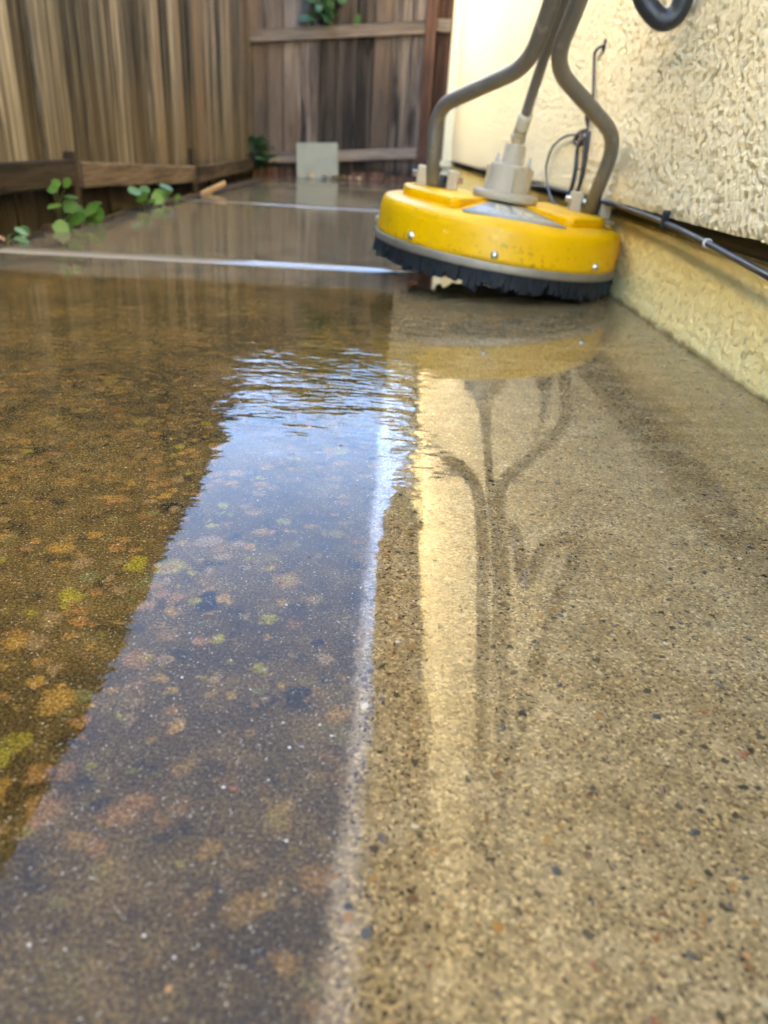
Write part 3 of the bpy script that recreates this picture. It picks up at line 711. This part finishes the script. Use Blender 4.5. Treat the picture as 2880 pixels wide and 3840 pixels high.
def leaf_material(name, c1, c2):
    t = NT(name); o = t.obj(); r = t.rnd()
    c = t.mix(r, c1, c2); c = t.mix(t.mul(t.step(t.noise(o, 3, 4), .5, .7), .4), c, tuple(min(1, a * 1.6) for a in c2))
    t.set(Base_Color=c, Roughness=.45, Transmission_Weight=0.0, Subsurface_Weight=.0)
    tr = t.n('ShaderNodeBsdfTranslucent'); t.put(tr.inputs[0], c); mx = t.n('ShaderNodeMixShader'); mx.inputs[0].default_value = .3
    t.t.links.new(t.b.outputs[0], mx.inputs[1]); t.t.links.new(tr.outputs[0], mx.inputs[2]); t.t.links.new(mx.outputs[0], t.t.nodes['Material Output'].inputs[0]); return t.m
M_leaf = leaf_material('weed_leaf', (.050, .120, .014), (.105, .21, .024))
M_leafdark = leaf_material('dark_leaf', (.012, .040, .016), (.030, .075, .025))
M_ivy = leaf_material('vine_leaf', (.020, .070, .028), (.060, .135, .045))
M_stem = simple('plant_stem', (.10, .11, .03), .6)
leaf_me = leaf_mesh('leaf'); leaf_me.materials.append(M_leaf)
def weed(name, label, base, leaves, size, group=None):
    t = empty(name, base); tag(t, label, 'plant', group); rr = random.Random(len(label))
    for i, L_ in enumerate(leaves):
        p = Vector(L_[:3]); sc = (L_[3] if len(L_) > 3 else size)
        o = bpy.data.objects.new('leaf', leaf_me); col.objects.link(o); o.parent = t
        sc *= .84; o.location = p - t.location; o.scale = (sc, sc * .92, sc)
        o.rotation_euler = (rr.uniform(.35, 1.1), rr.uniform(-.5, .3), rr.uniform(-.5, .5)) if len(L_) < 5 else L_[4]
        mid = (p + Vector(base)) / 2 + Vector((rr.uniform(-.02, .02), rr.uniform(-.02, .02), .01))
        link_obj('stem', tube('stem', [q_ - t.location for q_ in smooth_path([base, mid, p - Vector((0, 0, .002))], 5)], .0016, 6), M_stem, t)
    return t
weed('creeping_weed', 'tall round leaved green weed below the first fence stake', (-1.055, 2.40, -.03),
     [(-1.0, 2.28, .122, .019), (-.99, 2.335, .122, .020), (-1.005, 2.268, .108, .020), (-1.0, 2.371, .081, .027, (.15, .1, 0)), (-1.0, 2.25, .063, .028, (.25, -.2, .3)), (-1.0, 2.36, .056, .030, (1.0, 0, .2)),
      (-1.01, 2.43, .043, .026), (-.985, 2.50, .022, .043, (1.05, .1, -.2)), (-1.0, 2.556, .047, .026), (-.985, 2.47, .040, .036), (-.98, 2.35, .022, .036, (.7, -.3, 0)), (-.98, 2.23, .010, .030, (.8, .7, 0)), (-1.02, 2.40, .012, .03)], .03)
weed('creeping_weed', 'low spreading round leaved weed under the middle fence rail', (-1.075, 3.32, -.02),
     [(-1.05, 3.084, .060, .034), (-1.04, 3.14, .035, .036), (-1.06, 3.234, .054, .030), (-1.03, 3.297, .022, .036), (-1.05, 3.43, .022, .034), (-1.05, 3.50, .056, .038, (.3, .3, .4)), (-1.06, 3.55, .03, .030), (-1.04, 3.25, .012, .03), (-1.05, 3.67, .008, .024), (-1.04, 3.36, .04, .03)], .034)
weed('creeping_weed', 'small sprout of two leaves at the left picture edge', (-1.05, 2.03, -.03),
     [(-.99, 2.012, .020, .022, (.3, .5, .4)), (-1.0, 2.050, .016, .020, (.9, .2, 0)), (-.965, 1.955, .006, .024, (.2, .3, .2))], .024)
# dark shrub in the far corner and vine over the gate
def leafy(name, label, cat, base, n, spread, size, m, seed, stems):
    t = empty(name, base); tag(t, label, cat); rr = random.Random(seed); lm = leaf_mesh('leaf', 8, .1, .2); lm.materials.append(m)
    for i in range(n):
        p = Vector((rr.gauss(0, spread[0]), rr.gauss(0, spread[1]), rr.uniform(spread[2], spread[3])))
        o = bpy.data.objects.new('leaf', lm); col.objects.link(o); o.parent = t; sc = size * rr.uniform(.6, 1.25)
        o.location = p; o.scale = (sc * 1.3, sc * .7, sc); o.rotation_euler = (rr.uniform(-1.2, 1.2), rr.uniform(-1.2, 1.2), rr.uniform(0, 6.28))
    for q_ in stems: link_obj('stem', tube('stem', smooth_path(q_, 6), .004, 6), M_stem, t)
    return t
leafy('shrub', 'dark green leafy shrub in the corner between fence and gate', 'plant', (-1.235, 6.80, 0), 80, (.045, .05, .06, .27), .030, M_leafdark, 5, [[(0, 0, -.03), (.01, 0, .1), (-.03, 0, .24)], [(0, 0, -.03), (.03, .02, .1), (.05, .01, .2)]])
leafy('vine', 'green leafy vine hanging over the upper rail of the gate', 'plant', (-.72, 6.93, 1.14), 120, (.085, .035, .0, .42), .040, M_ivy, 8, [[(.0, .06, .55), (-.05, .02, .3), (-.06, 0, .04)], [(.05, .06, .55), (.08, .02, .3), (.06, 0, .08)]])
# dry leaves, scraps
M_dry = [simple('dry_leaf', c_, .7, var=.2, scale=60) for c_ in ((.42, .30, .17), (.26, .13, .07), (.50, .40, .26), (.22, .07, .04), (.33, .18, .10))]
dl = [(-.80, 6.82, 0), (-.68, 6.80, 2), (-.60, 6.83, 2), (-.55, 6.80, 0), (-.48, 6.84, 4), (-.40, 6.80, 0), (-.30, 6.84, 1), (-.20, 6.86, 3)]
words = ['leftmost curled tan leaf in front of the stepping stone', 'pale tan leaf at the foot of the stepping stone', 'cream dry leaf just right of the stepping stone', 'tan dry leaf beside the cream one under the gate', 'orange brown dry leaf lying under the lower gate rail', 'tan dry leaf in the middle of the gate foot', 'dark brown leaf toward the gate post', 'reddish leaf nearest the gate post']
def dry_leaf(p, s_, mi, label, seed, name='dry_leaf', grp='dry leaves at the gate'):
    rr = random.Random(seed); n = 8; vts = [(0, 0, 0)]; fcs = []
    for k_ in range(n):
        a_ = 2 * PI * k_ / n; r_ = 1 + .25 * rr.uniform(-1, 1); vts.append((1.3 * r_ * math.cos(a_), .7 * r_ * math.sin(a_), .5 * abs(math.sin(a_)) + .25 * rr.random()))
    for k_ in range(n): fcs.append((0, 1 + k_, 1 + (k_ + 1) % n))
    o = link_obj(name, py_mesh(name, vts, fcs, True), M_dry[mi]); o.location = p; o.scale = (s_, s_, s_); o.rotation_euler = (rr.uniform(-.3, .3), rr.uniform(-.3, .3), rr.uniform(0, 6.28))
    return tag(o, label, 'leaf', grp)
for i, (x_, y_, mi) in enumerate(dl): dry_leaf((x_, y_, .008), .034, mi, words[i], i)
ll = [(-1.075, 2.05, 4, 'rust brown dead leaf beside the small sprout by the fence'), (-1.06, 2.33, 1, 'brown dead leaf behind the tall weed at the fence foot'), (-1.08, 2.20, 2, 'pale scrap of dead leaf between sprout and tall weed')]
for i, (x_, y_, mi, wd) in enumerate(ll): dry_leaf((x_, y_, -.015), .026, mi, wd, 30 + i, grp='dead leaves along the fence')
sc = link_obj('wood_chip', rough_board('wood_chip', .028, .012, .17, 91, cuts=4), simple('fresh_wood', (.42, .27, .13), .7, var=.15, scale=30)); sc.location = (-1.02, 4.25, .018); sc.rotation_euler = (-1.25, .25, -.55)
tag(sc, 'pale split wood scrap lying at the walkway edge by the fence', 'wood scrap')

# ------------------------------------------------------------------ planting beyond the fences (seen through a gap and mirrored in the water)
M_tree = leaf_material('tree_leaf', (.045, .052, .006), (.095, .078, .008))
M_bark = simple('bark', (.10, .075, .05), .9, var=.2, scale=20, bump=.02)
def tree(label, base, h, blobs, nleaf, seed, size=.07):
    t = empty('tree', base); tag(t, label, 'tree'); rr = random.Random(seed)
    link_obj('trunk', tube('trunk', smooth_path([(0, 0, -.15), (.05, 0, h * .3), (-.04, .05, h * .6), (.05, 0, h * .85)], 6), lambda q_: .11 * (1 - .75 * q_), 12), M_bark, t)
    for b in blobs[::2]:
        link_obj('limb', tube('limb', smooth_path([(0, 0, h * .35), (b[0] * .5, b[1] * .5, b[2] * .8), (b[0], b[1], b[2])], 6), lambda q_: .045 * (1 - .8 * q_), 8), M_bark, t)
    vts, fcs = [], []
    for i in range(nleaf):
        b = rr.choice(blobs); d = Vector((rr.gauss(0, 1), rr.gauss(0, 1), rr.gauss(0, 1))).normalized() * (b[3] * rr.random() ** .45); p = Vector(b[:3]) + d
        a_ = Vector((rr.gauss(0, 1), rr.gauss(0, 1), rr.gauss(0, 1))).normalized(); c_ = a_.orthogonal().normalized(); s_ = size * rr.uniform(.5, 1.2); k_ = len(vts)
        vts += [p - a_ * s_, p + c_ * s_ * .45, p + a_ * s_, p - c_ * s_ * .45]; fcs.append((k_, k_ + 1, k_ + 2, k_ + 3))
    cr = link_obj('crown', py_mesh('crown', vts, fcs), M_tree, t); return t
tree('yellow green leafy tree mirrored in the wet walkway beyond the gate', (-.9, 11.2, -.13), 3.6, [(-1.1, 0, 2.2, .65), (-.3, .2, 3.0, .85), (.6, 0, 2.6, .7), (1.0, .3, 3.1, .65), (-1.3, .2, 3.0, .6), (.2, -.2, 2.0, .8), (1.3, 0, 2.1, .6), (-.4, .2, 3.4, .45)], 22000, 3, .085)
tree('slender tree with small leaves mirrored beside the eave beyond the gate', (.75, 9.6, -.13), 4.2, [(-.3, 0, 3.1, .50), (.1, .2, 3.9, .55), (-.45, 0, 4.3, .35), (.3, -.1, 2.6, .5), (-.25, .1, 3.65, .35)], 4200, 6, .06)
hd = empty('hedge', (-2.05, 7, -.13)); tag(hd, 'sunlit green hedge in the garden behind the left fence', 'hedge')
vts, fcs = [], []; rr = random.Random(9)
for i in range(6000):
    p = Vector((rr.uniform(-.3, .3), rr.uniform(-5, 9), .95 * rr.random() ** .8)); a_ = Vector((rr.gauss(0, 1), rr.gauss(0, 1), rr.gauss(0, 1))).normalized(); c_ = a_.orthogonal().normalized(); s_ = .075; k_ = len(vts)
    vts += [p - a_ * s_, p + c_ * s_ * .5, p + a_ * s_, p - c_ * s_ * .5]; fcs.append((k_, k_ + 1, k_ + 2, k_ + 3))
link_obj('foliage', py_mesh('foliage', vts, fcs), M_tree, hd)
for i in range(4): link_obj('stem', tube('stem', [(0, -4 + 4 * i, -.05), (.05, -4 + 4 * i, .5), (0, -3.9 + 4 * i, .85)], .025, 8), M_bark, hd)

bounce = empty('sun_bounce_house', (-4.2, 3, -.13)); tag(bounce, 'unseen cream stucco house added behind the left fence to bounce sunlight', 'house')  # unseen house added to bounce sunlight onto the stucco wall and alley
M_bounce = stucco_material('pale_stucco', (.84, .74, .54), (.82, .72, .52))
def bounce_box(name, a_, b_, m):
    o = box_between(name, a_, b_, m, bounce); o.location -= bounce.location
bounce_box('wall', (-9.0, -9.0, -.12), (-4.2, 15.5, 5.95), M_bounce)
bounce_box('fascia', (-4.23, -9.3, 5.952), (-4.05, 15.8, 6.08), M_soffit)
link_obj('roof', py_mesh('roof', [Vector(p_) - bounce.location for p_ in ((-4.02, -9.4, 6.09), (-4.02, 15.9, 6.09), (-6.6, 15.9, 7.2), (-6.6, -9.4, 7.2), (-9.4, 15.9, 6.09), (-9.4, -9.4, 6.09))], [(0, 1, 2, 3), (3, 2, 4, 5)]), M_roof, bounce)
M_glass = simple('window_glass', (.03, .035, .04), .08)
for yy, zz in ((-.6, 1.1), (5.2, 1.1), (2.4, 3.7)):
    w_ = box_between('window', (-4.199, yy, zz), (-4.16, yy + 1.1, zz + 1.1), M_trim, bounce); w_.location -= bounce.location
    g_ = box_between('pane', (-.0, -.48, -.48), (.006, .48, .48), M_glass, w_); g_.location = (.0235, 0, 0)
